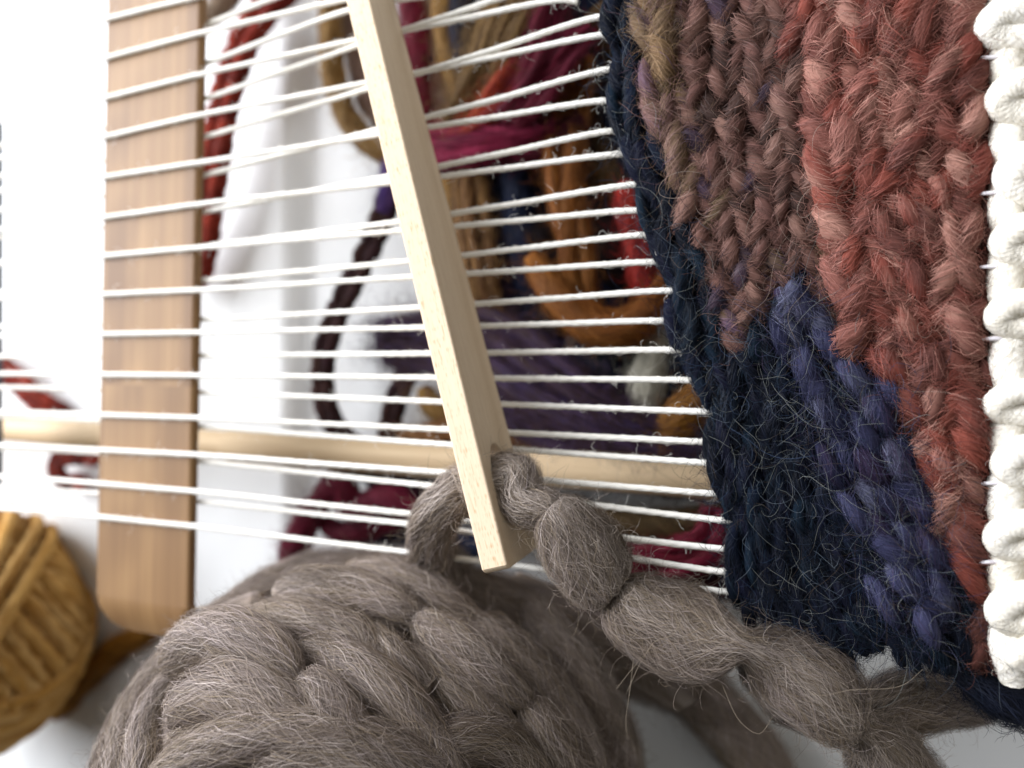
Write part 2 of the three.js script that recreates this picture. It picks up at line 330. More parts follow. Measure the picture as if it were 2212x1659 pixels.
// ================================================================ THE WEAVING
const edgeL = [[-200, 1262], [0, 1296], [70, 1300], [130, 1318], [220, 1303], [285, 1318], [335, 1342], [400, 1372], [455, 1366], [510, 1384], [566, 1408], [630, 1436], [694, 1432], [760, 1452], [822, 1478], [888, 1522], [955, 1522], [1005, 1528], [1065, 1540], [1125, 1566], [1185, 1556], [1235, 1562], [1300, 1590], [1345, 1640], [1420, 1780]];
const edgeB = [[1560, 1300], [1620, 1345], [1700, 1365], [1800, 1390], [1880, 1408], [2000, 1418], [2080, 1425], [2130, 1418], [2212, 1410]];
const PAL = {
  navy: pal('#0b111e', '#0e1526', '#070b14', '#11202d', '#101224', '#090e18'), violet: pal('#272840', '#353650', '#1b1d32', '#54566a', '#30263c', '#3c3d58'), gold: pal('#75604a', '#755853', '#7c6056', '#594835', '#5f4a58', '#7f664a'),
  brown: pal('#61463e', '#72534a', '#4c352e', '#806156', '#3f2f2a', '#6a4b44'), red: pal('#88584e', '#956559', '#71443b', '#7c4238', '#a07567', '#663f38'), edge: pal('#5f3a33', '#6e453c', '#4c302b', '#784d43', '#54332c'),
};
const nb = [[0, 1376], [250, 1386], [330, 1440], [420, 1470], [500, 1492], [620, 1532], [760, 1572], [800, 1580]];
const lowB = [[1560, 790], [1600, 770], [1650, 655], [1720, 590], [1780, 690], [1815, 745], [1880, 775], [1960, 862], [2000, 962], [2040, 1080], [2065, 1180], [2095, 1260], [2112, 1330]];
const redL = [[0, 1692], [120, 1735], [250, 1768], [400, 1772], [480, 1792], [700, 1828], [770, 1890]];
function segDist(px, py, l) { let b = 1e9; for (let i = 1; i < l.length; i++) { const [x0, y0] = l[i - 1], [x1, y1] = l[i], dx = x1 - x0, dy = y1 - y0, t = clamp(((px - x0) * dx + (py - y0) * dy) / (dx * dx + dy * dy), 0, 1); b = Math.min(b, Math.hypot(px - x0 - t * dx, py - y0 - t * dy)); } return b; }
const VI = [[[1690, 665], [1760, 850], [1900, 1100], [1985, 1290], [2010, 1380]], [[1730, 650], [1850, 850], [1985, 1080], [2035, 1230]]];
function regionOf(x, y) {
  x += (noise(x * 0.02, y * 0.02, 4) - 0.5) * 26; y += (noise(x * 0.02, y * 0.02, 8) - 0.5) * 26;
  if (x > 2092 && y < 1400) return 'edge';
  if (x > 1562 && y > poly(lowB, x)) return Math.min(...VI.map((l) => segDist(x, y, l))) < 8 ? 'violet' : 'navy';
  if (x < poly(nb, y)) return 'navy';
  if (y < 330 && x < poly(nb, y) + 74) return 'gold';
  if (x > (y < 770 ? poly(redL, y) : 1880)) return 'red';
  return 'brown';
}
const weaving = thing('woven_panel', 'half finished woollen weaving in navy, brown and coral stitches', 'weaving');
const weaveFibres = new Grow(), stitches = [];
// a stitch: a short arched piece of yarn, fat in the middle, its ends diving into the cloth
function stitch(px, py, deg, len, wid, h, p, o = {}) {
  const a = deg * Math.PI / 180, dx = Math.sin(a) * len / 2, dy = Math.cos(a) * len / 2, hr = mm(px, h, wid) / 2, bend = (o.bend ?? gauss() * 0.07) * len;
  const q = (t, dh) => P(px + dx * t + Math.cos(a) * bend * (1 - t * t), py + dy * t - Math.sin(a) * bend * (1 - t * t), h + dh);
  const d = o.dive ?? 0.0021;
  const y = new Yarn([[q(-1, -d), hr], [q(-0.55, -d * 0.25), hr], [q(0, 0), hr], [q(0.55, -d * 0.25), hr], [q(1, -d), hr]], 14);
  y.profile((s) => 0.5 + 0.5 * Math.pow(Math.sin(Math.PI * clamp(s, 0.02, 0.98)), 0.75));
  const off = rnd() * 99, tw = o.twist ?? 260, lump = o.lump ?? 0.26;
  y.shape = (s, an) => 1 + lump * (noise(s * 5 + off, Math.cos(an) * 1.3 + off, Math.sin(an) * 1.3) - 0.5) + (o.ply ?? 0.1) * (Math.abs(Math.cos(an - s * y.len * tw + off)) - 0.5);
  const main = pick(p), second = pick(p), colf = (s, an, out) => { out.copy(main).lerp(second, sstep(0.35, 0.75, noise(s * 3 + off, an * 0.7, 3))); return out; };
  const tmp = new THREE.Color();
  const tint = (k) => (s, an) => { colf(s, an, tmp); const c = rnd() < 0.12 ? pick(p) : tmp; return vary(c, k); };
  const area = len * wid, G = o.into ?? weaveFibres;
  y.lay(G, Math.round(area * (o.dense ?? 0.034)), { len: o.fl ?? Math.min(0.0055, y.len * 0.5), wid: o.fw ?? 0.00009, twist: tw, wander: 1.3, frizz: o.frizz ?? 0.2, steps: 5, lift: o.lift ?? 0.00034, colour: tint(0.3), minY: -0.25 });
  y.stray(G, Math.round(area * (o.stray ?? 0.006)), { len: o.sl ?? 0.006, wid: 0.000048, curl: 0.75, out: 0.5, colour: o.strayColour ?? tint(0.35), minY: -0.1 });
  return { geo: y.tube(9, (s, an, c) => { colf(s, an, c); c.multiplyScalar(0.9); }, 0.97), area, mat: wool };
}
{
  // backing: the ground weave under the stitches, a slab with a bumpy face that closes the gaps
  const g = new Grow(), nu = 90, nv = 120, col = new THREE.Color(), id = [];
  const place = (i, j) => { const y = lerp(-140, 1395, j / nv), l = poly(edgeL, y) + 8, x = lerp(l, 2180, i / nu), lim = poly(edgeB, x) - 14; return [x, Math.min(y, lim)]; };
  for (const face of [1, 0]) for (let j = 0; j <= nv; j++) for (let i = 0; i <= nu; i++) {
    const [x, y] = place(i, j), rim = Math.min(1, i / 3, (nu - i) / 3, (nv - j) / 3), h = face ? H + 0.0001 + rim * (0.0006 + 0.0010 * noise(x * 0.05, y * 0.025, 3)) : H - rim * 0.0012, q = P(x, y, h);
    const p = PAL[regionOf(x, y)]; col.copy(p[Math.floor(noise(x * 0.06, y * 0.03, 9) * p.length * 0.999)]).multiplyScalar(0.8);
    id.push(g.vert(q.x, q.y, q.z, 0, 1, 0, col.r, col.g, col.b));
  }
  const S = (nu + 1) * (nv + 1);
  for (const f of [0, 1]) for (let j = 0; j < nv; j++) for (let i = 0; i < nu; i++) { const a = f * S + j * (nu + 1) + i, b = a + 1, c = a + nu + 1, d = c + 1; if (f) { g.tri(a, b, c); g.tri(b, d, c); } else { g.tri(a, c, b); g.tri(b, c, d); } }
  part('ground_weave', g.geo(true), wool, weaving);

  const style = {
    navy: { len: 118, wid: 32, sp: 60, ang: 7, h: 0.0034, o: { stray: 0.010, sl: 0.010, lump: 0.4, fw: 0.00009, dense: 0.040, fl: 0.0055, frizz: 0.3 } },
    violet: { len: 104, wid: 46, sp: 74, ang: 24, h: 0.0052, o: { stray: 0.012, sl: 0.010, dense: 0.036, fl: 0.0055, frizz: 0.25 } },
    gold: { len: 140, wid: 42, sp: 66, ang: 16, h: 0.0046, o: { stray: 0.02, sl: 0.006, fl: 0.005, dense: 0.045 } },
    brown: { len: 94, wid: 40, sp: 50, ang: 27, h: 0.0038, o: { stray: 0.014, sl: 0.005 } },
    red: { len: 130, wid: 54, sp: 64, ang: 27, h: 0.0050, o: { stray: 0.010, sl: 0.0045 } },
    edge: { len: 80, wid: 34, sp: 58, ang: 12, h: 0.0034, o: { stray: 0.012, sl: 0.0045 } },
  };
  const cols = 23;
  const greyHair = pal('#49525e', '#5c656e', '#2e3a4c', '#6e726f', '#283850', '#7c7f7b', '#4a4038', '#141e30');
  let ys = [];
  for (let j = 0; j < cols; j++) {
    // columns run in pairs whose stitches lean together, as in a cable
    const odd = j % 2, t = (j + 0.35 + (odd ? -0.10 : 0.10)) / (cols - 0.2); let y = rr(-150, -90), n = 0;
    if (!odd) ys = [];
    while (y < 1440) {
      if (odd && ys[n] !== undefined) y = ys[n] + gauss() * 4; else ys[n] = y; n++;
      const l = poly(edgeL, y), x0 = lerp(l + 14, 2140, t), r0 = regionOf(x0, y), st = style[r0];
      // chunky regions take every second column in width
      const wide = r0 === 'red' || r0 === 'violet';
      if (y < poly(edgeB, x0) - 8 && !(r0 === 'violet' && rnd() < 0.2)) {
        const slope = (poly(edgeL, y + 60) - poly(edgeL, y - 60)) / 120 * (1 - t), base = Math.atan(clamp(slope, 0, 0.4)) * 180 / Math.PI;
        let ang = base + (odd ? -st.ang : st.ang) * rr(0.75, 1.3) + gauss() * 6;
        if (r0 === 'violet') ang = 34 + gauss() * 12; if (r0 === 'navy' && y > 850) ang = base * 0.4 + (j % 2 ? 10 : -2) + sstep(1650, 1900, x0) * 20 + gauss() * 9;
        let p = PAL[r0];
        if (r0 === 'brown' && rnd() < (x0 < poly(nb, y) + 120 ? 0.2 : 0.06)) p = rnd() < 0.6 ? PAL.gold : pal('#43343f', '#3c2f3a', '#54464a');
        if (r0 === 'red' && rnd() < 0.13) p = pal('#84463a', '#763e34', '#885044');
        const o = { ...st.o, twist: (j % 2 ? 1 : -1) * 300, bend: gauss() * 0.13 };
        if (r0 === 'navy' || r0 === 'violet') o.strayColour = () => (rnd() < 0.26 ? vary(pick(greyHair), 0.2) : vary(pick(p), 0.3));
        const k = rr(0.85, 1.25), h = H + st.h + rr(-0.0007, 0.0010) + (wide ? 0.0006 : 0) - (x0 < l + 30 ? 0.0012 : 0) ;
        stitches.push(stitch(x0 + gauss() * 5, y, ang, st.len * k, st.wid * rr(0.85, 1.25), h, p, o));
      }
      y += st.sp * rr(0.85, 1.18);
    }
  }
  // the chunky raised strands that stand out of the coral part and the violet braids
  const red = PAL.red, hot = pal('#84463a', '#885044', '#763e34');
  for (const [x, y, a, l, w, p] of [[1768, 70, -12, 130, 50, red], [1738, 25, -8, 80, 40, hot], [1800, 110, -10, 130, 56, red], [1850, 95, 25, 120, 40, hot], [1905, 60, 30, 110, 56, red], [1935, 85, -18, 120, 50, red], [2005, 60, -10, 140, 48, red], [1820, 300, 12, 130, 62, red], [1862, 195, -35, 130, 56, red], [1836, 235, -18, 120, 46, red], [2040, 150, -35, 130, 52, red], [2010, 240, -38, 130, 54, red],
    [1960, 335, -35, 150, 58, red], [1912, 395, -32, 120, 60, hot], [1870, 470, -25, 130, 50, red], [1845, 560, -12, 130, 52, hot], [1905, 480, 35, 110, 50, red], [1960, 455, 40, 110, 48, red], [1855, 655, -18, 120, 66, red], [1838, 730, -40, 90, 62, red], [1915, 590, 30, 130, 54, red], [1975, 600, 25, 120, 56, red], [1930, 790, 40, 120, 64, red], [2010, 790, 30, 110, 62, red], [1870, 345, 8, 110, 44, hot], [2025, 420, 22, 110, 44, red], [2010, 870, -10, 110, 50, red], [2035, 1000, 25, 100, 56, red], [1960, 700, 38, 120, 50, red]])
    stitches.push(stitch(x, y, a, l, w, H + 0.0066 + rr(0, 0.0008), p, { stray: 0.010, sl: 0.0045, dive: 0.003 }));
  const vi = PAL.violet, so = { stray: 0.012, sl: 0.011, dense: 0.04, dive: 0.003, fl: 0.006, frizz: 0.25, strayColour: () => (rnd() < 0.4 ? vary(pick(greyHair), 0.25) : vary(pick(vi), 0.3)) };
  for (const [x, y, a, l, w] of [[1700, 660, -14, 100, 46], [1748, 668, 22, 110, 44], [1690, 735, 12, 100, 44], [1792, 740, 30, 120, 52], [1742, 790, 14, 120, 50], [1838, 815, 28, 120, 50], [1775, 885, 18, 110, 46], [1810, 905, 32, 120, 54], [1868, 935, 26, 120, 46], [1905, 890, 24, 110, 50], [1875, 1010, 36, 120, 54], [1940, 1000, 24, 130, 50], [1925, 1085, 28, 110, 52], [1985, 1090, 26, 120, 50], [1960, 1160, 24, 120, 48], [2010, 1180, 24, 120, 48], [2030, 1270, 18, 120, 46], [1985, 1255, 20, 110, 44], [1930, 850, 20, 120, 46], [2000, 1350, 16, 100, 46], [1905, 1300, 22, 130, 44], [1850, 1110, 26, 120, 40], [1800, 1010, 22, 120, 40]])
    stitches.push(stitch(x, y, a > 0 ? a + 10 : a, l, w * 0.94, H + 0.0064 + rr(0, 0.0008), vi, { ...so, twist: 240 }));
  // long loose hairs wandering over the navy part
  for (let k = 0; k < 300; k++) {
    const x = rr(1330, 2100), y = rr(0, 1400); const r = regionOf(x, y); if (x < poly(edgeL, y) || y > poly(edgeB, x)) continue;
    const dark = r === 'navy' || r === 'violet'; if (!dark && rnd() < 0.45) continue;
    const q = P(x, y, H + style[r].h + 0.0022 + rr(0, 0.0018)), a = rr(0, 6.28);
    hairFrom(weaveFibres, [q.x, q.y, q.z, 0, 0.05, 0], Math.cos(a), rr(-0.05, 0.2), Math.sin(a), 0.2, rr(0.008, 0.022), rr(0.00004, 0.000065), 0.4, 16, vary(dark ? pick(greyHair) : pick(pal('#8a786c', '#6a584e', '#a09286', '#5a3830')), 0.2));
  }
}
// cream plait along the edge, with the warp ends that run into it
{
  const cp = pal('#f3efe4', '#ece7da', '#f6f3ea', '#e6e0d0'), sg = new Grow();
  const rope = (pts, w) => {
    const y = new Yarn(pts.map(([x, yy, h]) => [P(x, yy, h), mm(x, h, w) / 2]), 120), off = rnd() * 99, m1 = pick(cp), m2 = pick(cp);
    y.shape = (s, a) => 0.94 + 0.05 * Math.abs(Math.cos(1.5 * (a - s * y.len * 160))) + 0.05 * (noise(s * y.len * 110 + off, Math.cos(a) + off, Math.sin(a)) - 0.5) + 0.028 * Math.sin(s * y.len * 4600) * Math.cos(a * 7 + s * y.len * 900);
    y.lay(sg, 700, { len: 0.003, wid: 0.00008, twist: 260, wander: 1.2, frizz: 0.3, lift: 0.00006, colour: () => vary(pick(cp), 0.04), minY: -0.2 });
    y.stray(sg, 90, { len: 0.0022, wid: 0.00005, out: 0.8, colour: () => pick(cp), minY: -0.1 });
    part('cream_loop', y.tube(28, (s, an, c) => c.copy(m1).lerp(m2, noise(s * 4, an, off))), cotton, weaving);
  };
  for (const [tip, y, hw] of [[2088, -95, 52], [2111, 52, 56], [2136, 212, 60], [2160, 376, 68], [2144, 520, 56], [2128, 680, 50], [2122, 872, 46], [2146, 998, 54], [2128, 1158, 52], [2134, 1316, 56], [2166, 1412, 40]]) {
    const e = tip + 26;
    rope([[2330, y - 66, H + 0.0060], [2250, y - 34, H + 0.0078], [e + 30, y - hw * 0.42, H + 0.0080], [e + 2, y + 6, H + 0.0072], [e + 26, y + hw * 0.44, H + 0.0066], [2250, y + hw * 0.42, H + 0.0066], [2330, y + 8, H + 0.004]], hw * 1.22);
  }
  for (const y of [-20, 132, 294, 448, 602, 775, 940, 1082, 1236, 1368]) rope([[2190, y - 90, H + 0.002], [2176 + gauss() * 5, y - 40, H + 0.0044], [2178 + gauss() * 5, y + 30, H + 0.0046], [2196, y + 90, H + 0.002]], 76);
  part('cream_fibres', sg.geo(), hair, weaving, { kind: 'stuff' });
  for (const y of [125, 300, 418, 577, 733, 905, 1045, 1215]) {
    if (y === 300 || y === 905) continue;
    const k = new Yarn([[P(2110, y + 2, H + 0.0050), 0.0002], [P(2122, y, H + 0.0064), 0.00032], [P(2155, y - 2, H + 0.0068), 0.0004], [P(2190, y - 4, H + 0.0056), 0.0006]], 16), w = C('#e6e2e6');
    part('warp_end', k.tube(8, (s, a, c) => c.copy(w)), cotton, weaving);
  }
}
{
  stitches.sort((a, b) => b.area - a.area);
  const keep = stitches.slice(0, 300), rest = stitches.slice(300);
  for (const s of keep) part('wool_stitch', s.geo, wool, weaving);
  if (rest.length) part('small_stitches', mergeGeometries(rest.map((s) => s.geo)), wool, weaving, { kind: 'stuff' });
  part('wool_fibres', weaveFibres.geo(), hair, weaving, { kind: 'stuff' });
}

// ================================================================ LOOSE YARN, one strand at a time
// o.pts: [px, py, h, width] ...
function strand(name, label, category, o) {
  const t = thing(name, label, category, o.group), f = new Grow(), p = o.pal;
  let lines = o.lines ?? [o.pts];
  if (o.split) lines = lines.flatMap((pts) => Array.from({ length: o.split }, (_, k) => { const f = (k + 0.5) / o.split - 0.5, ph = rnd() * 9; return pts.map(([x, y, h, w], i) => {
    const q = pts[Math.min(pts.length - 1, i + 1)], q0 = pts[Math.max(0, i - 1)], dx = q[0] - q0[0], dy = q[1] - q0[1], l = Math.hypot(dx, dy), d = (f + 0.12 * Math.sin(i * 1.3 + ph)) * w * 1.1;
    return [x - dy / l * d, y + dx / l * d, h + 0.0022 * Math.sin(i * 0.9 + ph * 2), w * (1.35 / o.split) * rr(0.75, 1.25)]; }); }));
  for (const pts of lines) {
    const y = new Yarn(pts.map(([x, yy, h, w]) => [P(x, yy, h), mm(x, h, w) / 2]), o.n ?? 60), off = rnd() * 99, tw = o.twist ?? 120;
    y.shape = (s, a) => 1 + (o.lump ?? 0.3) * (noise(s * y.len * 140 + off, Math.cos(a) * 1.2 + off, Math.sin(a) * 1.2) - 0.5) + 0.2 * (Math.abs(Math.cos(2.5 * a + off + s * y.len * tw)) - 0.6) + (o.ply ?? 0) * (Math.abs(Math.cos((o.plies ?? 2) / 2 * (a - s * y.len * tw))) - 0.5);
    const cf = alongColour(p, (o.colourEvery ?? 60) * y.len, off), tmp = new THREE.Color();
    const tint = (k) => (s, a) => vary(rnd() < 0.15 ? pick(p) : cf(s, a, tmp), k);
    part(o.partName ?? 'yarn_strand', y.tube(o.m ?? 14, cf, 0.98), wool, t);
    const area = y.len * y.r.reduce((a, b) => a + b) / y.r.length * 6.3 * 1e6;    // mm2
    y.lay(f, Math.round(area * (o.dense ?? 2.2)), { len: o.fl ?? 0.009, wid: o.fw ?? 0.00012, twist: tw, wander: o.wander ?? 0.9, frizz: 0.2, lift: o.lift ?? 0.0005, colour: tint(0.5), minY: -0.35 });
    y.stray(f, Math.round(area * (o.stray ?? 0.5)), { len: o.sl ?? 0.007, wid: 0.00006, curl: 1.0, out: 0.7, colour: tint(0.3), minY: -0.5 });
  }
  part('wool_fibres', f.geo(), hair, t, { kind: 'stuff' });
  return t;
}
// crocheted chain: pairs of leaning loops along a path
function chain(label, pts, wid, p, every) {
  const t = thing('crochet_chain', label, 'yarn chain'), f = new Grow();
  const y = new Yarn(pts.map(([x, yy, h]) => [P(x, yy, h), 0.001]), 80), r = mm(pts[0][0], pts[0][2], wid) / 2, n = Math.round(y.len / every);
  for (let k = 0; k < n; k++) for (const sd of [-1, 1]) {
    const i = Math.min(79, Math.round((k + 0.5 + sd * 0.12) / n * 79)), c = y.c[i], tt = y.t[i], b = V(0, 0, 0).crossVectors(tt, V(0, 1, 0)).normalize(), u = (q, w, h) => c.clone().addScaledVector(tt, q * every).addScaledVector(b, w * r * sd).add(V(0, h, 0));
    const yy = new Yarn([[u(-0.85, 0.15, -r * 0.3), r * 0.42], [u(-0.3, 0.55, r * 0.2), r * 0.62], [u(0.25, 0.52, r * 0.28), r * 0.62], [u(0.8, 0.2, -r * 0.1), r * 0.4]], 10), m = pick(p), m2 = pick(p), off = rnd() * 9;
    part('chain_loop', yy.tube(8, (s, a, o) => o.copy(m).lerp(m2, noise(s * 3 + off, a, off))), wool, t);
    yy.lay(f, 80, { len: 0.005, wid: 0.00013, twist: 200, lift: 0.0002, colour: () => vary(rnd() < 0.5 ? m : m2, 0.25), minY: -0.4 });
    yy.stray(f, 20, { len: 0.004, wid: 0.00006, out: 0.8, colour: () => vary(m, 0.2), minY: -0.4 });
  }
  part('wool_fibres', f.geo(), hair, t, { kind: 'stuff' });
}
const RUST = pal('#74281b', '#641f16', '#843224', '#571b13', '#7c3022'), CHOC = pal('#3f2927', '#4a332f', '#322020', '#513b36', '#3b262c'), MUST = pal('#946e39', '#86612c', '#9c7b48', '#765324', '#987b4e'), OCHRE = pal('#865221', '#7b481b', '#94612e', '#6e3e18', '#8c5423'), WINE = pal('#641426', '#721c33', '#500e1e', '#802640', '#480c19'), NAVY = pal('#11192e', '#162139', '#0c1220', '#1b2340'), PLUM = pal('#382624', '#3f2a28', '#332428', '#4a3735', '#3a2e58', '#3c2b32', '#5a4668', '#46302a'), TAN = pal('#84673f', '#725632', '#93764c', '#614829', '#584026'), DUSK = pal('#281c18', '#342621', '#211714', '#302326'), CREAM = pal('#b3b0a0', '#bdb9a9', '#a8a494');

chain('rust red crochet chain curving beside the flat bar', [[640, -40, 0.014], [585, 15, 0.015], [535, 90, 0.017], [502, 180, 0.018], [482, 270, 0.018], [468, 360, 0.018], [455, 450, 0.016], [445, 530, 0.014], [425, 620, 0.012]], 66, RUST, 0.0060);
chain('rust red crochet chain lying on cloth beyond the bar', [[-40, 770, 0.012], [10, 795, 0.012], [55, 835, 0.012], [100, 875, 0.011], [150, 900, 0.008]], 46, RUST, 0.0058);
chain('short loop of rust red chain below the rail', [[215, 985, 0.012], [170, 985, 0.012], [135, 990, 0.013], [125, 1012, 0.013], [140, 1035, 0.012], [200, 1042, 0.011]], 36, RUST, 0.005);
chain('dark brown crochet chain bowing across the bare cloth', [[868, 350, 0.016], [845, 420, 0.017], [818, 500, 0.018], [775, 590, 0.018], [735, 670, 0.017], [708, 750, 0.016], [700, 820, 0.014], [712, 890, 0.012], [745, 945, 0.010], [800, 985, 0.008]], 50, CHOC, 0.0054);
chain('short dark brown chain hanging below the purple roving', [[905, 760, 0.018], [880, 810, 0.017], [860, 860, 0.016], [846, 915, 0.014], [840, 960, 0.012], [845, 1000, 0.010]], 46, CHOC, 0.0054);
const LOOSE = 'loose_yarn';
strand(LOOSE, 'grey brown yarn tip at the edge of the bar', 'yarn', { pts: [[425, 70, 0.012, 30], [455, 35, 0.014, 40], [490, -5, 0.014, 44], [540, -60, 0.012, 44]], pal: pal('#8a7460', '#6e5a48', '#9a8670', '#5a4838') });
strand(LOOSE, 'mustard yarn loop bending behind the beech needle', 'yarn', { pts: [[722, -70, 0.014, 44], [716, 60, 0.016, 46], [722, 150, 0.017, 46], [742, 230, 0.017, 46], [785, 295, 0.018, 46], [845, 335, 0.018, 44], [900, 345, 0.016, 40]], pal: MUST, twist: 150, ply: 0.14 });
strand(LOOSE, 'brown and pale twisted yarn inside the mustard loop', 'yarn', { pts: [[765, -60, 0.010, 34], [762, 60, 0.011, 36], [775, 150, 0.012, 34], [800, 230, 0.013, 34], [850, 290, 0.013, 32]], pal: pal('#7a5642', '#cbb6ac', '#64412f', '#a58a7a') });
strand(LOOSE, 'violet tuft where the brown chain meets the needle', 'yarn', { pts: [[838, 345, 0.02, 22], [840, 385, 0.021, 34], [838, 425, 0.021, 32], [828, 455, 0.02, 18]], pal: pal('#4b2f86', '#5b3f8e', '#3f2a5e', '#6a4c7c'), n: 24 });
strand(LOOSE, 'plum and violet roving lying across under the warp', 'yarn', { lines: [[[812, 722, 0.024, 40], [840, 722, 0.025, 62], [900, 724, 0.026, 66], [990, 745, 0.028, 74], [1090, 785, 0.030, 80], [1180, 840, 0.031, 76], [1290, 905, 0.031, 66], [1420, 955, 0.03, 60], [1580, 985, 0.028, 56]], [[830, 768, 0.022, 30], [880, 772, 0.023, 48], [980, 790, 0.024, 60], [1080, 850, 0.026, 76], [1170, 915, 0.027, 70], [1290, 960, 0.027, 62], [1560, 1010, 0.024, 56]], [[900, 695, 0.022, 26], [980, 700, 0.024, 50], [1080, 720, 0.027, 62], [1200, 790, 0.03, 60], [1330, 880, 0.029, 60], [1480, 920, 0.027, 50]]], split: 4, pal: PLUM, twist: 25, lump: 0.35, stray: 0.7, sl: 0.012, colourEvery: 45, partName: 'roving_lock' });
strand(LOOSE, 'mustard yarn end peeping beside the needle above the rail', 'yarn', { pts: [[915, 845, 0.018, 34], [930, 868, 0.02, 50], [958, 890, 0.02, 52], [1000, 905, 0.018, 44]], pal: MUST, n: 24 });
strand(LOOSE, 'tan yarn lying along the top of the rail', 'yarn', { pts: [[865, 950, 0.022, 26], [920, 938, 0.024, 40], [1000, 930, 0.024, 44], [1100, 940, 0.023, 44], [1250, 960, 0.022, 50], [1400, 985, 0.02, 46]], pal: pal('#9a7448', '#7a5632', '#5c3d26', '#8a5e36'), twist: 90, ply: 0.12 });
// between needle and weaving: the tangle under the warp
strand(LOOSE, 'wine red yarn strand close beside the needle top', 'yarn', { pts: [[880, -80, 0.018, 50], [893, 30, 0.02, 52], [903, 130, 0.021, 46], [915, 230, 0.02, 42], [930, 330, 0.018, 40]], pal: pal('#6d1626', '#7d1a30', '#5a1020') });
strand(LOOSE, 'pale pink yarn next to the wine red strand', 'yarn', { pts: [[925, -60, 0.012, 40], [930, 60, 0.013, 46], [945, 170, 0.013, 50], [965, 270, 0.012, 46], [985, 380, 0.01, 44]], pal: pal('#cdb9b3', '#c2aaa4', '#d8c8c2'), twist: 40 });
strand(LOOSE, 'mustard strand between the pale pink and navy yarn', 'yarn', { pts: [[962, -80, 0.02, 38], [960, 20, 0.022, 42], [968, 110, 0.022, 42], [990, 190, 0.02, 40], [1010, 300, 0.018, 36]], pal: MUST });
strand(LOOSE, 'navy strand hanging beside the tan roving', 'yarn', { pts: [[1010, -80, 0.022, 46], [1000, 20, 0.023, 48], [998, 100, 0.023, 44], [1020, 200, 0.02, 44], [1060, 330, 0.018, 46], [1110, 440, 0.016, 50], [1120, 560, 0.016, 54], [1130, 680, 0.015, 52], [1170, 800, 0.014, 50]], pal: NAVY });
strand(LOOSE, 'tan unspun roving falling towards the needle', 'yarn', { lines: [[[1160, -70, 0.034, 70], [1105, 40, 0.035, 84], [1055, 130, 0.034, 66], [1010, 210, 0.032, 46], [975, 270, 0.028, 24]], [[1110, -60, 0.03, 50], [1070, 30, 0.032, 54], [1035, 120, 0.032, 44], [1000, 190, 0.030, 30]]], split: 4, pal: TAN, twist: 20, lump: 0.35, stray: 0.7, sl: 0.012, partName: 'roving_lock' });
strand(LOOSE, 'orange red roving below the tan roving', 'yarn', { pts: [[1150, 90, 0.030, 40], [1110, 150, 0.031, 60], [1065, 205, 0.031, 62], [1020, 260, 0.029, 50], [980, 300, 0.026, 30]], split: 3, pal: pal('#a33a20', '#8e2c1c', '#b5482a', '#7a2018'), twist: 20, lump: 0.3 });
strand(LOOSE, 'crimson roving slanting down from the weaving top', 'yarn', { lines: [[[1240, -60, 0.036, 60], [1190, 30, 0.037, 60], [1160, 110, 0.036, 66], [1120, 190, 0.034, 60], [1075, 250, 0.031, 50]], [[1280, 60, 0.033, 40], [1220, 130, 0.034, 60], [1170, 200, 0.033, 56], [1110, 260, 0.03, 40]]], split: 4, pal: WINE, twist: 20, lump: 0.3, stray: 0.6, partName: 'roving_lock' });
strand(LOOSE, 'magenta yarn bundle against the needle', 'yarn', { pts: [[925, 312, 0.027, 46], [965, 308, 0.029, 66], [1030, 306, 0.03, 70], [1090, 305, 0.03, 58], [1150, 300, 0.028, 34], [1200, 280, 0.026, 22]], split: 3, pal: pal('#841a3c', '#701432', '#9a2a4c', '#561028'), twist: 30, lump: 0.35, stray: 0.6 });
strand(LOOSE, 'dark wine yarn beneath the magenta bundle', 'yarn', { pts: [[940, 350, 0.022, 30], [1000, 355, 0.024, 50], [1080, 345, 0.024, 50], [1170, 320, 0.024, 50], [1260, 260, 0.024, 50]], pal: pal('#4a1220', '#5d1a2a', '#380c18') });
strand(LOOSE, 'brown strand with tan plies running down by the needle', 'yarn', { pts: [[1010, 330, 0.026, 44], [1018, 420, 0.027, 54], [1030, 520, 0.027, 56], [1045, 620, 0.026, 52], [1070, 720, 0.022, 46]], split: 3, pal: pal('#8a6238', '#5a3b22', '#a07a4a', '#3c2618', '#6e4c2c'), twist: 110, ply: 0.25 });
strand(LOOSE, 'golden strand squeezed behind the needle edge', 'yarn', { pts: [[968, 380, 0.02, 36], [985, 450, 0.021, 40], [1000, 540, 0.021, 44], [1018, 630, 0.02, 40], [1040, 720, 0.018, 36]], pal: MUST });
strand(LOOSE, 'thick dark navy strand in the middle of the tangle', 'yarn', { pts: [[1090, 300, 0.018, 50], [1115, 400, 0.02, 62], [1125, 500, 0.021, 62], [1135, 590, 0.02, 56], [1150, 680, 0.018, 50]], pal: NAVY });
strand(LOOSE, 'ochre brown strand falling straight beside the weaving', 'yarn', { pts: [[1250, 120, 0.022, 50], [1235, 220, 0.025, 60], [1226, 320, 0.027, 66], [1228, 420, 0.028, 66], [1238, 520, 0.028, 60], [1250, 610, 0.026, 50], [1270, 700, 0.022, 40]], split: 3, pal: OCHRE, twist: 40, lump: 0.3 });
strand(LOOSE, 'thick ochre yarn hanging in a U loop by the weaving', 'yarn', { pts: [[1150, 560, 0.024, 40], [1185, 615, 0.029, 58], [1225, 665, 0.032, 70], [1285, 705, 0.033, 74], [1345, 710, 0.033, 72], [1395, 680, 0.032, 68], [1430, 630, 0.03, 62], [1460, 550, 0.026, 56]], pal: OCHRE, twist: 40, lump: 0.25, n: 70 });
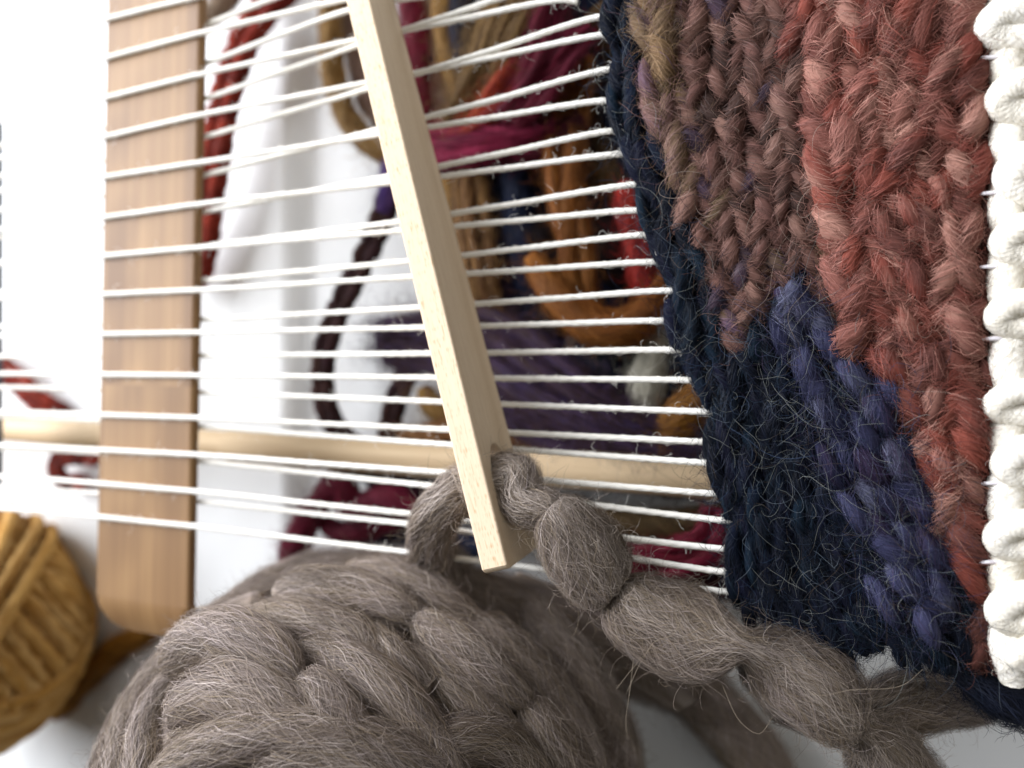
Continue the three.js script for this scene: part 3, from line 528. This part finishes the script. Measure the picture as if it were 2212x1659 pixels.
strand(LOOSE, 'scarlet yarn loop against the navy weaving edge', 'yarn', { pts: [[1352, 400, 0.026, 44], [1370, 480, 0.029, 62], [1386, 550, 0.03, 66], [1400, 610, 0.03, 58], [1450, 650, 0.028, 50]], pal: pal('#9a2a1e', '#b03424', '#7d1c18', '#8a2420'), lump: 0.3 });
strand(LOOSE, 'cream roving tip showing through the dark tangle', 'yarn', { pts: [[1440, 690, 0.024, 50], [1418, 760, 0.026, 68], [1405, 820, 0.027, 76], [1398, 870, 0.026, 60], [1396, 893, 0.025, 26]], pal: CREAM, twist: 15, n: 40 });
strand(LOOSE, 'black navy strand curving beside the cream tip', 'yarn', { pts: [[1240, 770, 0.022, 60], [1310, 800, 0.024, 66], [1340, 870, 0.024, 62], [1400, 925, 0.024, 60], [1470, 900, 0.026, 50], [1462, 820, 0.026, 42], [1450, 740, 0.024, 36]], pal: pal('#0d121e', '#141c30', '#0a0d14'), n: 70 });
strand(LOOSE, 'mustard brown yarn emerging under the weaving near the rail', 'yarn', { pts: [[1400, 985, 0.026, 40], [1440, 945, 0.029, 62], [1475, 900, 0.03, 70], [1520, 850, 0.03, 60]], pal: pal('#8e5f24', '#7a4e1c', '#a4722f'), n: 36 });
// dark layers at the bottom of the tangle
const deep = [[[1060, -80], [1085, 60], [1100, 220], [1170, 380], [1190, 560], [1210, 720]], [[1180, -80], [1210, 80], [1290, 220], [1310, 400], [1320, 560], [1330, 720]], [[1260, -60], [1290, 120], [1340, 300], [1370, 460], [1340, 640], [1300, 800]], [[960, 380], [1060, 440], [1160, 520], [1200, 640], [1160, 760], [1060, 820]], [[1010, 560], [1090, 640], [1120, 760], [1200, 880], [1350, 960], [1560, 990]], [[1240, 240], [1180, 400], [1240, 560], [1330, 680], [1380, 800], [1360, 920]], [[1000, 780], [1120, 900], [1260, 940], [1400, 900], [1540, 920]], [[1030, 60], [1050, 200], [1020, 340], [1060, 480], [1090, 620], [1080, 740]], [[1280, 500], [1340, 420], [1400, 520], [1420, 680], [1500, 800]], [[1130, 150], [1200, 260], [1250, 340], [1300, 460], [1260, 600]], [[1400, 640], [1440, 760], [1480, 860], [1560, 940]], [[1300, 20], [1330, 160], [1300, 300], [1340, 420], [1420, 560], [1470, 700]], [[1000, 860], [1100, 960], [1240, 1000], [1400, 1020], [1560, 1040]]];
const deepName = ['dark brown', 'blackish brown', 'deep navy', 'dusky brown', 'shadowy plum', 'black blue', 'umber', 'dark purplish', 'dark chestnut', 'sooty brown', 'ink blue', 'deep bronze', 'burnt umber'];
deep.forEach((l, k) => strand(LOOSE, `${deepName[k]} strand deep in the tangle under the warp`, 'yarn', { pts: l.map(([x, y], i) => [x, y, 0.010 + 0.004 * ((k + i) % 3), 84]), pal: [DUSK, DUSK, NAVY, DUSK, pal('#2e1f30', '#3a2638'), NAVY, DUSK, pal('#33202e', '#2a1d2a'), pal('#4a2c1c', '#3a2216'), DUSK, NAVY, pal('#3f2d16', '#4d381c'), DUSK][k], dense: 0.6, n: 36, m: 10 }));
// below the rail
strand(LOOSE, 'thin black strand lying along under the rail', 'yarn', { pts: [[745, 1018, 0.02, 14], [790, 1024, 0.021, 22], [870, 1036, 0.022, 24], [950, 1052, 0.022, 26], [1060, 1080, 0.02, 26], [1250, 1110, 0.02, 30], [1560, 1130, 0.02, 36]], pal: pal('#12161c', '#1a1f26', '#0c0f14') });
strand(LOOSE, 'navy strand below the thin black strand', 'yarn', { pts: [[800, 1040, 0.014, 26], [860, 1056, 0.015, 44], [930, 1076, 0.015, 50], [1040, 1100, 0.015, 50], [1200, 1150, 0.014, 56]], pal: NAVY });
strand(LOOSE, 'burgundy yarn curl behind the grey wool ball', 'yarn', { lines: [[[905, 1100, 0.024, 40], [850, 1078, 0.025, 56], [795, 1090, 0.025, 50], [760, 1100, 0.025, 40], [745, 1062, 0.025, 56], [722, 1052, 0.025, 58], [698, 1082, 0.024, 48], [672, 1110, 0.022, 50], [655, 1150, 0.02, 52], [638, 1185, 0.018, 52], [628, 1215, 0.016, 44]], [[700, 1130, 0.018, 36], [740, 1150, 0.019, 44], [790, 1140, 0.02, 40], [860, 1120, 0.02, 40]]], pal: WINE, lump: 0.35, stray: 0.5, n: 90, partName: 'yarn_curl' });
strand(LOOSE, 'slate navy strand between the burgundy curl and grey ball', 'yarn', { pts: [[740, 1165, 0.012, 24], [800, 1150, 0.013, 44], [870, 1148, 0.014, 52], [950, 1160, 0.014, 50], [1100, 1190, 0.014, 50]], pal: NAVY });
strand(LOOSE, 'burgundy strand crossing under the lowest warp threads', 'yarn', { pts: [[1280, 1180, 0.024, 50], [1380, 1215, 0.028, 60], [1460, 1205, 0.029, 56], [1530, 1170, 0.03, 60], [1545, 1100, 0.028, 50]], split: 3, pal: pal('#6d1626', '#5a1020', '#86203a'), lump: 0.3 });
strand(LOOSE, 'dark olive brown strand above the burgundy strand', 'yarn', { pts: [[1200, 1095, 0.018, 60], [1320, 1125, 0.02, 66], [1440, 1135, 0.02, 62], [1580, 1120, 0.02, 56]], pal: pal('#4a3a22', '#3a2c1c', '#57452a') });
strand(LOOSE, 'maroon strand below the burgundy strand', 'yarn', { pts: [[1250, 1235, 0.014, 70], [1380, 1262, 0.016, 76], [1500, 1255, 0.016, 76], [1600, 1250, 0.014, 70]], pal: pal('#3a1018', '#4a1620', '#2a1c18') });

// ================================================================ THE GREY BROWN WOOL BALL and its tail
const TAUPE = pal('#988a7e', '#83766b', '#695c52', '#a59893', '#867763', '#564a41', '#b8aca2', '#8e7f6b');
{
  const ball = thing('wool_ball', 'big grey brown ball of thick unspun wool', 'yarn ball');
  const R = 0.062, Cn = P(770, 1755, 0.062); const fib = new Grow();
  const onBall = (px, py, lift) => {                // where the sight line over (px, py) meets the ball of radius R + lift
    const q = P(px, py, 0), d = q.clone().sub(CAM).normalize(), oc = CAM.clone().sub(Cn), rad = R + lift, b = oc.dot(d), c = oc.lengthSq() - rad * rad, D = b * b - c;
    if (D > 0) return CAM.clone().addScaledVector(d, -b - Math.sqrt(D));
    const near = CAM.clone().addScaledVector(d, -b).sub(Cn).setLength(rad); return near.add(Cn);
  };
  const core = new THREE.IcosahedronGeometry(R - 0.0105, 5); const cc = new Float32Array(core.attributes.position.count * 3), dk = C('#5a4b42'); for (let i = 0; i < cc.length; i += 3) { cc[i] = dk.r; cc[i + 1] = dk.g; cc[i + 2] = dk.b; }
  core.setAttribute('color', new THREE.BufferAttribute(cc, 3)); core.translate(Cn.x, Cn.y, Cn.z); part('ball_core', core, wool, ball);
  const slub = (pts, o = {}) => {
    const p = o.pal ?? TAUPE, y = new Yarn(pts, o.n ?? 70), off = rnd() * 99, tw = o.twist ?? 14;
    // the wool lies in soft flat locks: the section is uneven and creased along its length
    y.shape = (s, a) => { const k = Math.abs(Math.sin(a * 1.5 + off + s * y.len * tw)); return 0.84 + 0.16 * k + 0.34 * (noise(s * y.len * 60 + off, Math.cos(a) * 1.6 + off, Math.sin(a) * 1.6) - 0.5) + 0.20 * (noise(s * y.len * 150, Math.cos(a) * 4 + off, Math.sin(a) * 4) - 0.5); };
    const cf = (s, a, out) => { const f = noise(a * 2.2 + off, s * y.len * 22, off) * 1.5 - 0.25, i = clamp(f, 0, 0.999) * (p.length - 1), k = Math.floor(i); return out.copy(p[k]).lerp(p[k + 1], i - k); }, tmp = new THREE.Color();
    const tint = (k) => (s, a) => vary(rnd() < 0.35 ? pick(p) : cf(s, a, tmp), k);
    part(o.name ?? 'wool_wrap', y.tube(20, (s, a, c) => cf(s, a, c).multiplyScalar(0.92), 0.97), wool, ball);
    const ar = y.len * y.r.reduce((a, b) => a + b) / y.r.length * 6.3 * 1e6;
    y.lay(fib, Math.round(ar * (o.dense ?? 4.4)), { len: o.fl ?? 0.0085, wid: 0.00007, twist: tw, wander: 0.85, frizz: 0.17, lift: 0.00055, steps: 5, colour: tint(0.33), minY: o.minY ?? -0.3 });
    y.stray(fib, Math.round(ar * (o.stray ?? 0.5)), { len: o.sl ?? 0.006, wid: 0.00004, curl: 0.8, out: 0.4, along: 1.2, colour: tint(0.35), minY: o.minY ?? -0.4 });
    return y;
  };
  const wrap = (list, o) => slub(list.map(([x, y, w, l]) => { const q = onBall(x, y, (l ?? 0) - 0.004), d = CAM.distanceTo(q); return [q, w / 1106 * TH * d * 0.5]; }), o);
  // the wraps in view
  wrap([[720, 1190, 60], [610, 1225, 62], [510, 1275, 56], [415, 1330, 54], [335, 1405, 56], [270, 1495, 56], [222, 1590, 56], [190, 1680, 54], [170, 1780, 54]]);
  wrap([[560, 1300, 50], [470, 1340, 58], [395, 1395, 58], [330, 1475, 56], [285, 1560, 60], [258, 1640, 60], [240, 1740, 56]]);
  wrap([[400, 1450, 44], [350, 1520, 62], [320, 1590, 66], [310, 1670, 64], [310, 1750, 60]]);
  wrap([[470, 1300, 30], [540, 1282, 62], [620, 1250, 78], [710, 1222, 84], [800, 1208, 84], [900, 1215, 84], [990, 1250, 76], [1060, 1290, 60]]);
  wrap([[600, 1275, 30, 0.002], [680, 1272, 84, 0.004], [770, 1280, 104, 0.005], [850, 1305, 88, 0.005], [900, 1336, 36, 0.004], [945, 1365, 84, 0.005], [1010, 1410, 104, 0.006], [1080, 1465, 92, 0.006], [1136, 1516, 34, 0.004], [1160, 1560, 88, 0.005], [1205, 1620, 112, 0.005], [1260, 1700, 100, 0.004]]);
  wrap([[760, 1235, 50, 0.001], [860, 1258, 84, 0.003], [950, 1300, 80, 0.004], [1018, 1345, 40, 0.003], [1085, 1392, 88, 0.004], [1150, 1455, 92, 0.004], [1205, 1530, 84, 0.003], [1250, 1620, 84, 0.002], [1280, 1720, 80]]);
  wrap([[370, 1450, 40, 0.001], [400, 1412, 84, 0.004], [455, 1385, 118, 0.006], [530, 1390, 128, 0.006], [600, 1425, 106, 0.005], [648, 1478, 34, 0.003], [690, 1500, 86, 0.005], [740, 1560, 110, 0.005], [780, 1640, 100, 0.004], [810, 1740, 90, 0.003]]);
  wrap([[520, 1340, 30, 0.001], [600, 1340, 80, 0.002], [680, 1350, 86, 0.003], [760, 1375, 76, 0.003], [800, 1420, 60, 0.002]]);
  wrap([[640, 1400, 30], [700, 1410, 76, 0.002], [770, 1440, 96, 0.004], [850, 1500, 104, 0.005], [915, 1580, 96, 0.004], [960, 1670, 92, 0.003], [990, 1760, 80]]);
  wrap([[375, 1560, 40, 0.002], [425, 1520, 104, 0.004], [500, 1505, 128, 0.005], [580, 1525, 120, 0.005], [650, 1585, 96, 0.004], [690, 1660, 84, 0.003]]);
  wrap([[340, 1700, 60, 0.002], [420, 1640, 92, 0.005], [510, 1602, 104, 0.006], [620, 1585, 100, 0.006], [720, 1590, 96, 0.006], [830, 1620, 100, 0.005], [930, 1680, 90, 0.003]]);
  wrap([[800, 1350, 30, 0.001], [835, 1395, 64, 0.003], [870, 1440, 76, 0.003], [920, 1490, 60, 0.002]]);
  wrap([[860, 1400, 40], [930, 1450, 80, 0.001], [1000, 1510, 90, 0.002], [1060, 1570, 80, 0.002], [1110, 1640, 70]]);
  wrap([[900, 1640, 50, 0.002], [980, 1600, 86, 0.004], [1060, 1600, 90, 0.004], [1120, 1640, 86, 0.003], [1170, 1720, 80, 0.001]]);
  wrap([[560, 1700, 90, 0.003], [650, 1668, 110, 0.005], [760, 1672, 110, 0.005], [870, 1720, 100, 0.003]]);
  wrap([[380, 1600, 50], [430, 1590, 90, 0.001], [520, 1580, 90, 0.001], [640, 1560, 80]]);
  wrap([[1040, 1250, 60, 0.002], [1120, 1305, 88, 0.005], [1200, 1375, 96, 0.007], [1270, 1470, 96, 0.008], [1325, 1580, 96, 0.008], [1360, 1700, 92, 0.007]]);
  wrap([[980, 1215, 50, -0.004], [1080, 1255, 80, -0.004], [1180, 1330, 84, -0.003], [1260, 1430, 84, -0.003], [1320, 1560, 84, -0.003], [1350, 1690, 84, -0.003]]);
  // the turns on the far side and underneath, simpler
  for (let k = 0; k < 9; k++) {
    const ax = V(gauss(), gauss() * 0.5, gauss()).normalize(), e1 = V(0, 0, 0).crossVectors(ax, V(0.3, 1, 0.2)).normalize(), e2 = V(0, 0, 0).crossVectors(ax, e1), pts = [];
    for (let i = 0; i <= 24; i++) { const a = i / 24 * 6.283; pts.push([Cn.clone().addScaledVector(e1, Math.cos(a) * (R - 0.0085)).addScaledVector(e2, Math.sin(a) * (R - 0.0085)), 0.0058 * (0.75 + 0.4 * Math.abs(Math.sin(i * 0.9 + k)))]); }
    slub(pts, { dense: 1.0, stray: 0.2, n: 90 });
  }
  // the tail: out of the ball, up to the needle, through its eye and over to the weaving
  const dark = { name: 'wool_tail', dense: 4.4 };
  const T = (px, py, h, w) => [P(px, py, h), mm(px, h, w) / 2];
  const eyeP = needleAt(-0.0165, 0.0120, 0);
  slub([T(1480, 1500, 0.02, 90), T(1390, 1420, 0.026, 130), T(1290, 1372, 0.032, 140), T(1180, 1340, 0.037, 130), T(1080, 1300, 0.043, 120), T(1000, 1262, 0.05, 96), T(958, 1222, 0.058, 100), T(938, 1175, 0.067, 96), T(942, 1120, 0.0755, 92), T(972, 1082, 0.0785, 74), [needleAt(-0.0165, 0.0118, 0.0062), 0.0052], [eyeP, 0.0042], [needleAt(-0.0165, 0.0118, -0.0062), 0.0048], T(1128, 1083, 0.079, 82), T(1178, 1094, 0.0785, 70), T(1192, 1100, 0.078, 46), T(1215, 1125, 0.0785, 120), T(1252, 1180, 0.0775, 160), T(1296, 1238, 0.075, 150), T(1328, 1268, 0.073, 52), T(1368, 1306, 0.073, 150), T(1440, 1348, 0.072, 185), T(1520, 1378, 0.071, 165), T(1604, 1396, 0.070, 44), T(1660, 1422, 0.068, 165), T(1744, 1478, 0.066, 205), T(1810, 1535, 0.063, 150), T(1856, 1562, 0.061, 42), T(1900, 1610, 0.058, 150), T(1950, 1680, 0.054, 180), T(2000, 1760, 0.050, 170)], { ...dark, n: 340, fl: 0.010, stray: 0.5, sl: 0.007 });
  slub([T(1850, 1558, 0.058, 50), T(1900, 1530, 0.052, 110), T(1980, 1512, 0.047, 124), T(2050, 1512, 0.043, 100), T(2120, 1525, 0.038, 60)], { ...dark, n: 50, fl: 0.012, stray: 0.8 });
  // lower loops in the shade beside the ball
  slub([T(1100, 1270, 0.03, 80), T(1190, 1330, 0.026, 120), T(1280, 1392, 0.022, 130), T(1360, 1440, 0.018, 120), T(1440, 1470, 0.014, 110), T(1520, 1520, 0.011, 60)], { ...dark, dense: 1.8 });
  slub([T(1400, 1400, 0.02, 60), T(1470, 1460, 0.017, 120), T(1550, 1540, 0.014, 136), T(1630, 1640, 0.013, 140), T(1690, 1760, 0.012, 120)], { ...dark, dense: 1.8 });
  // a few long single hairs that drift off the tail
  for (const l of [[[1475, 1330, 0.08], [1452, 1372, 0.083], [1420, 1382, 0.083], [1390, 1420, 0.08], [1352, 1500, 0.07]], [[1480, 1404, 0.078], [1400, 1410, 0.08], [1370, 1440, 0.078], [1330, 1490, 0.07]], [[1370, 1408, 0.078], [1362, 1480, 0.074], [1352, 1560, 0.068], [1356, 1600, 0.064]], [[1560, 1480, 0.075], [1600, 1560, 0.07], [1640, 1585, 0.068], [1680, 1540, 0.07], [1720, 1545, 0.07]], [[1700, 1450, 0.08], [1760, 1500, 0.08], [1840, 1490, 0.078], [1950, 1480, 0.07], [2000, 1440, 0.07]]]) {
    const y = new Yarn(l.map((q) => [P(...q), 0.0001]), 24), pts = [], nrm = []; for (const c of y.c) { pts.push(c.x, c.y, c.z); nrm.push(0.3, 1, 0.1); } fib.fibre(pts, nrm, 0.00009, C('#a89a88'), 0);
  }
  part('wool_fibres', fib.geo(), hair, ball, { kind: 'stuff' });
}
strand(LOOSE, 'fuzzy navy yarn end under the cream plait corner', 'yarn', { pts: [[2080, 1440, 0.055, 60], [2125, 1466, 0.058, 110], [2170, 1488, 0.058, 136], [2230, 1506, 0.056, 136], [2300, 1520, 0.05, 120]], pal: pal('#10141f', '#141927', '#0b0e18', '#1a1f2e'), twist: 60, stray: 0.7, sl: 0.006, n: 40 });

// ================================================================ THE MUSTARD BALL
{
  const ball = thing('yarn_ball', 'mustard yellow ball of plied yarn beyond the wooden bar', 'yarn ball');
  const R = 0.0425, Cn = P(-112, 1366, R - 0.001), f = new Grow();
  const core = new THREE.IcosahedronGeometry(R - 0.0034, 4), cc = new Float32Array(core.attributes.position.count * 3), dk = C('#a87a34'); for (let i = 0; i < cc.length; i += 3) { cc[i] = dk.r; cc[i + 1] = dk.g; cc[i + 2] = dk.b; }
  core.setAttribute('color', new THREE.BufferAttribute(cc, 3)); core.translate(Cn.x, Cn.y, Cn.z); part('ball_core', core, wool, ball);
  const MUST = pal('#b98a48', '#a87a38', '#c49a5a', '#94682e', '#bf9a62');
  const bundle = (axis, from, to, n, lift, w) => {
    const ax = V(...axis).normalize(), e1 = V(0, 0, 0).crossVectors(ax, V(0.31, 0.2, 0.9)).normalize(), e2 = V(0, 0, 0).crossVectors(ax, e1);
    for (let k = 0; k < n; k++) {
      const lat = lerp(from, to, n > 1 ? k / (n - 1) : 0) + gauss() * 0.012, pts = [], rad = R - 0.0016 + lift + gauss() * 0.0003, ph = rnd() * 6;
      for (let i = 0; i <= 20; i++) { const a = i / 20 * 6.283 + ph, la = lat + 0.03 * Math.sin(a * 2 + ph); pts.push([Cn.clone().addScaledVector(ax, Math.sin(la) * rad).addScaledVector(e1, Math.cos(la) * Math.cos(a) * rad).addScaledVector(e2, Math.cos(la) * Math.sin(a) * rad), w]); }
      const y = new Yarn(pts, 120), off = rnd() * 99, cf = alongColour(MUST, 14, off), tmp = new THREE.Color();
      y.shape = (s, a) => 0.76 + 0.4 * Math.abs(Math.cos(a - s * y.len * 380)) + 0.2 * (noise(s * y.len * 120 + off, a, 2) - 0.5);
      part('yarn_wrap', y.tube(8, cf), wool, ball);
      y.lay(f, 240, { len: 0.008, wid: 0.00014, twist: 420, lift: 0.0002, colour: (s, a) => vary(cf(s, a, tmp), 0.18), minY: -0.2 });
      y.stray(f, 40, { len: 0.004, wid: 0.00007, out: 0.8, colour: () => pick(MUST), minY: -0.2 });
    }
  };
  bundle([0.55, 0.35, 0.75], -0.85, 0.85, 20, -0.0012, 0.0024);
  bundle([-0.35, 0.75, 0.55], -0.72, 0.34, 14, 0.0006, 0.0024);
  bundle([0.75, 0.1, -0.65], -0.30, 0.46, 9, 0.0018, 0.0024);
  bundle([0.5, -0.7, 0.6], -0.15, 0.15, 3, 0.0030, 0.0023);
  part('wool_fibres', f.geo(), hair, ball, { kind: 'stuff' });
}
strand(LOOSE, 'mustard yarn tail from the ball under the bar end', 'yarn', { pts: [[120, 1540, 0.006, 36], [175, 1478, 0.007, 44], [225, 1425, 0.008, 46], [275, 1385, 0.008, 44], [340, 1350, 0.006, 40]], pal: pal('#a06d26', '#8a5a1e', '#b58238'), twist: 200, ply: 0.2 });

renderer.render(scene, camera);
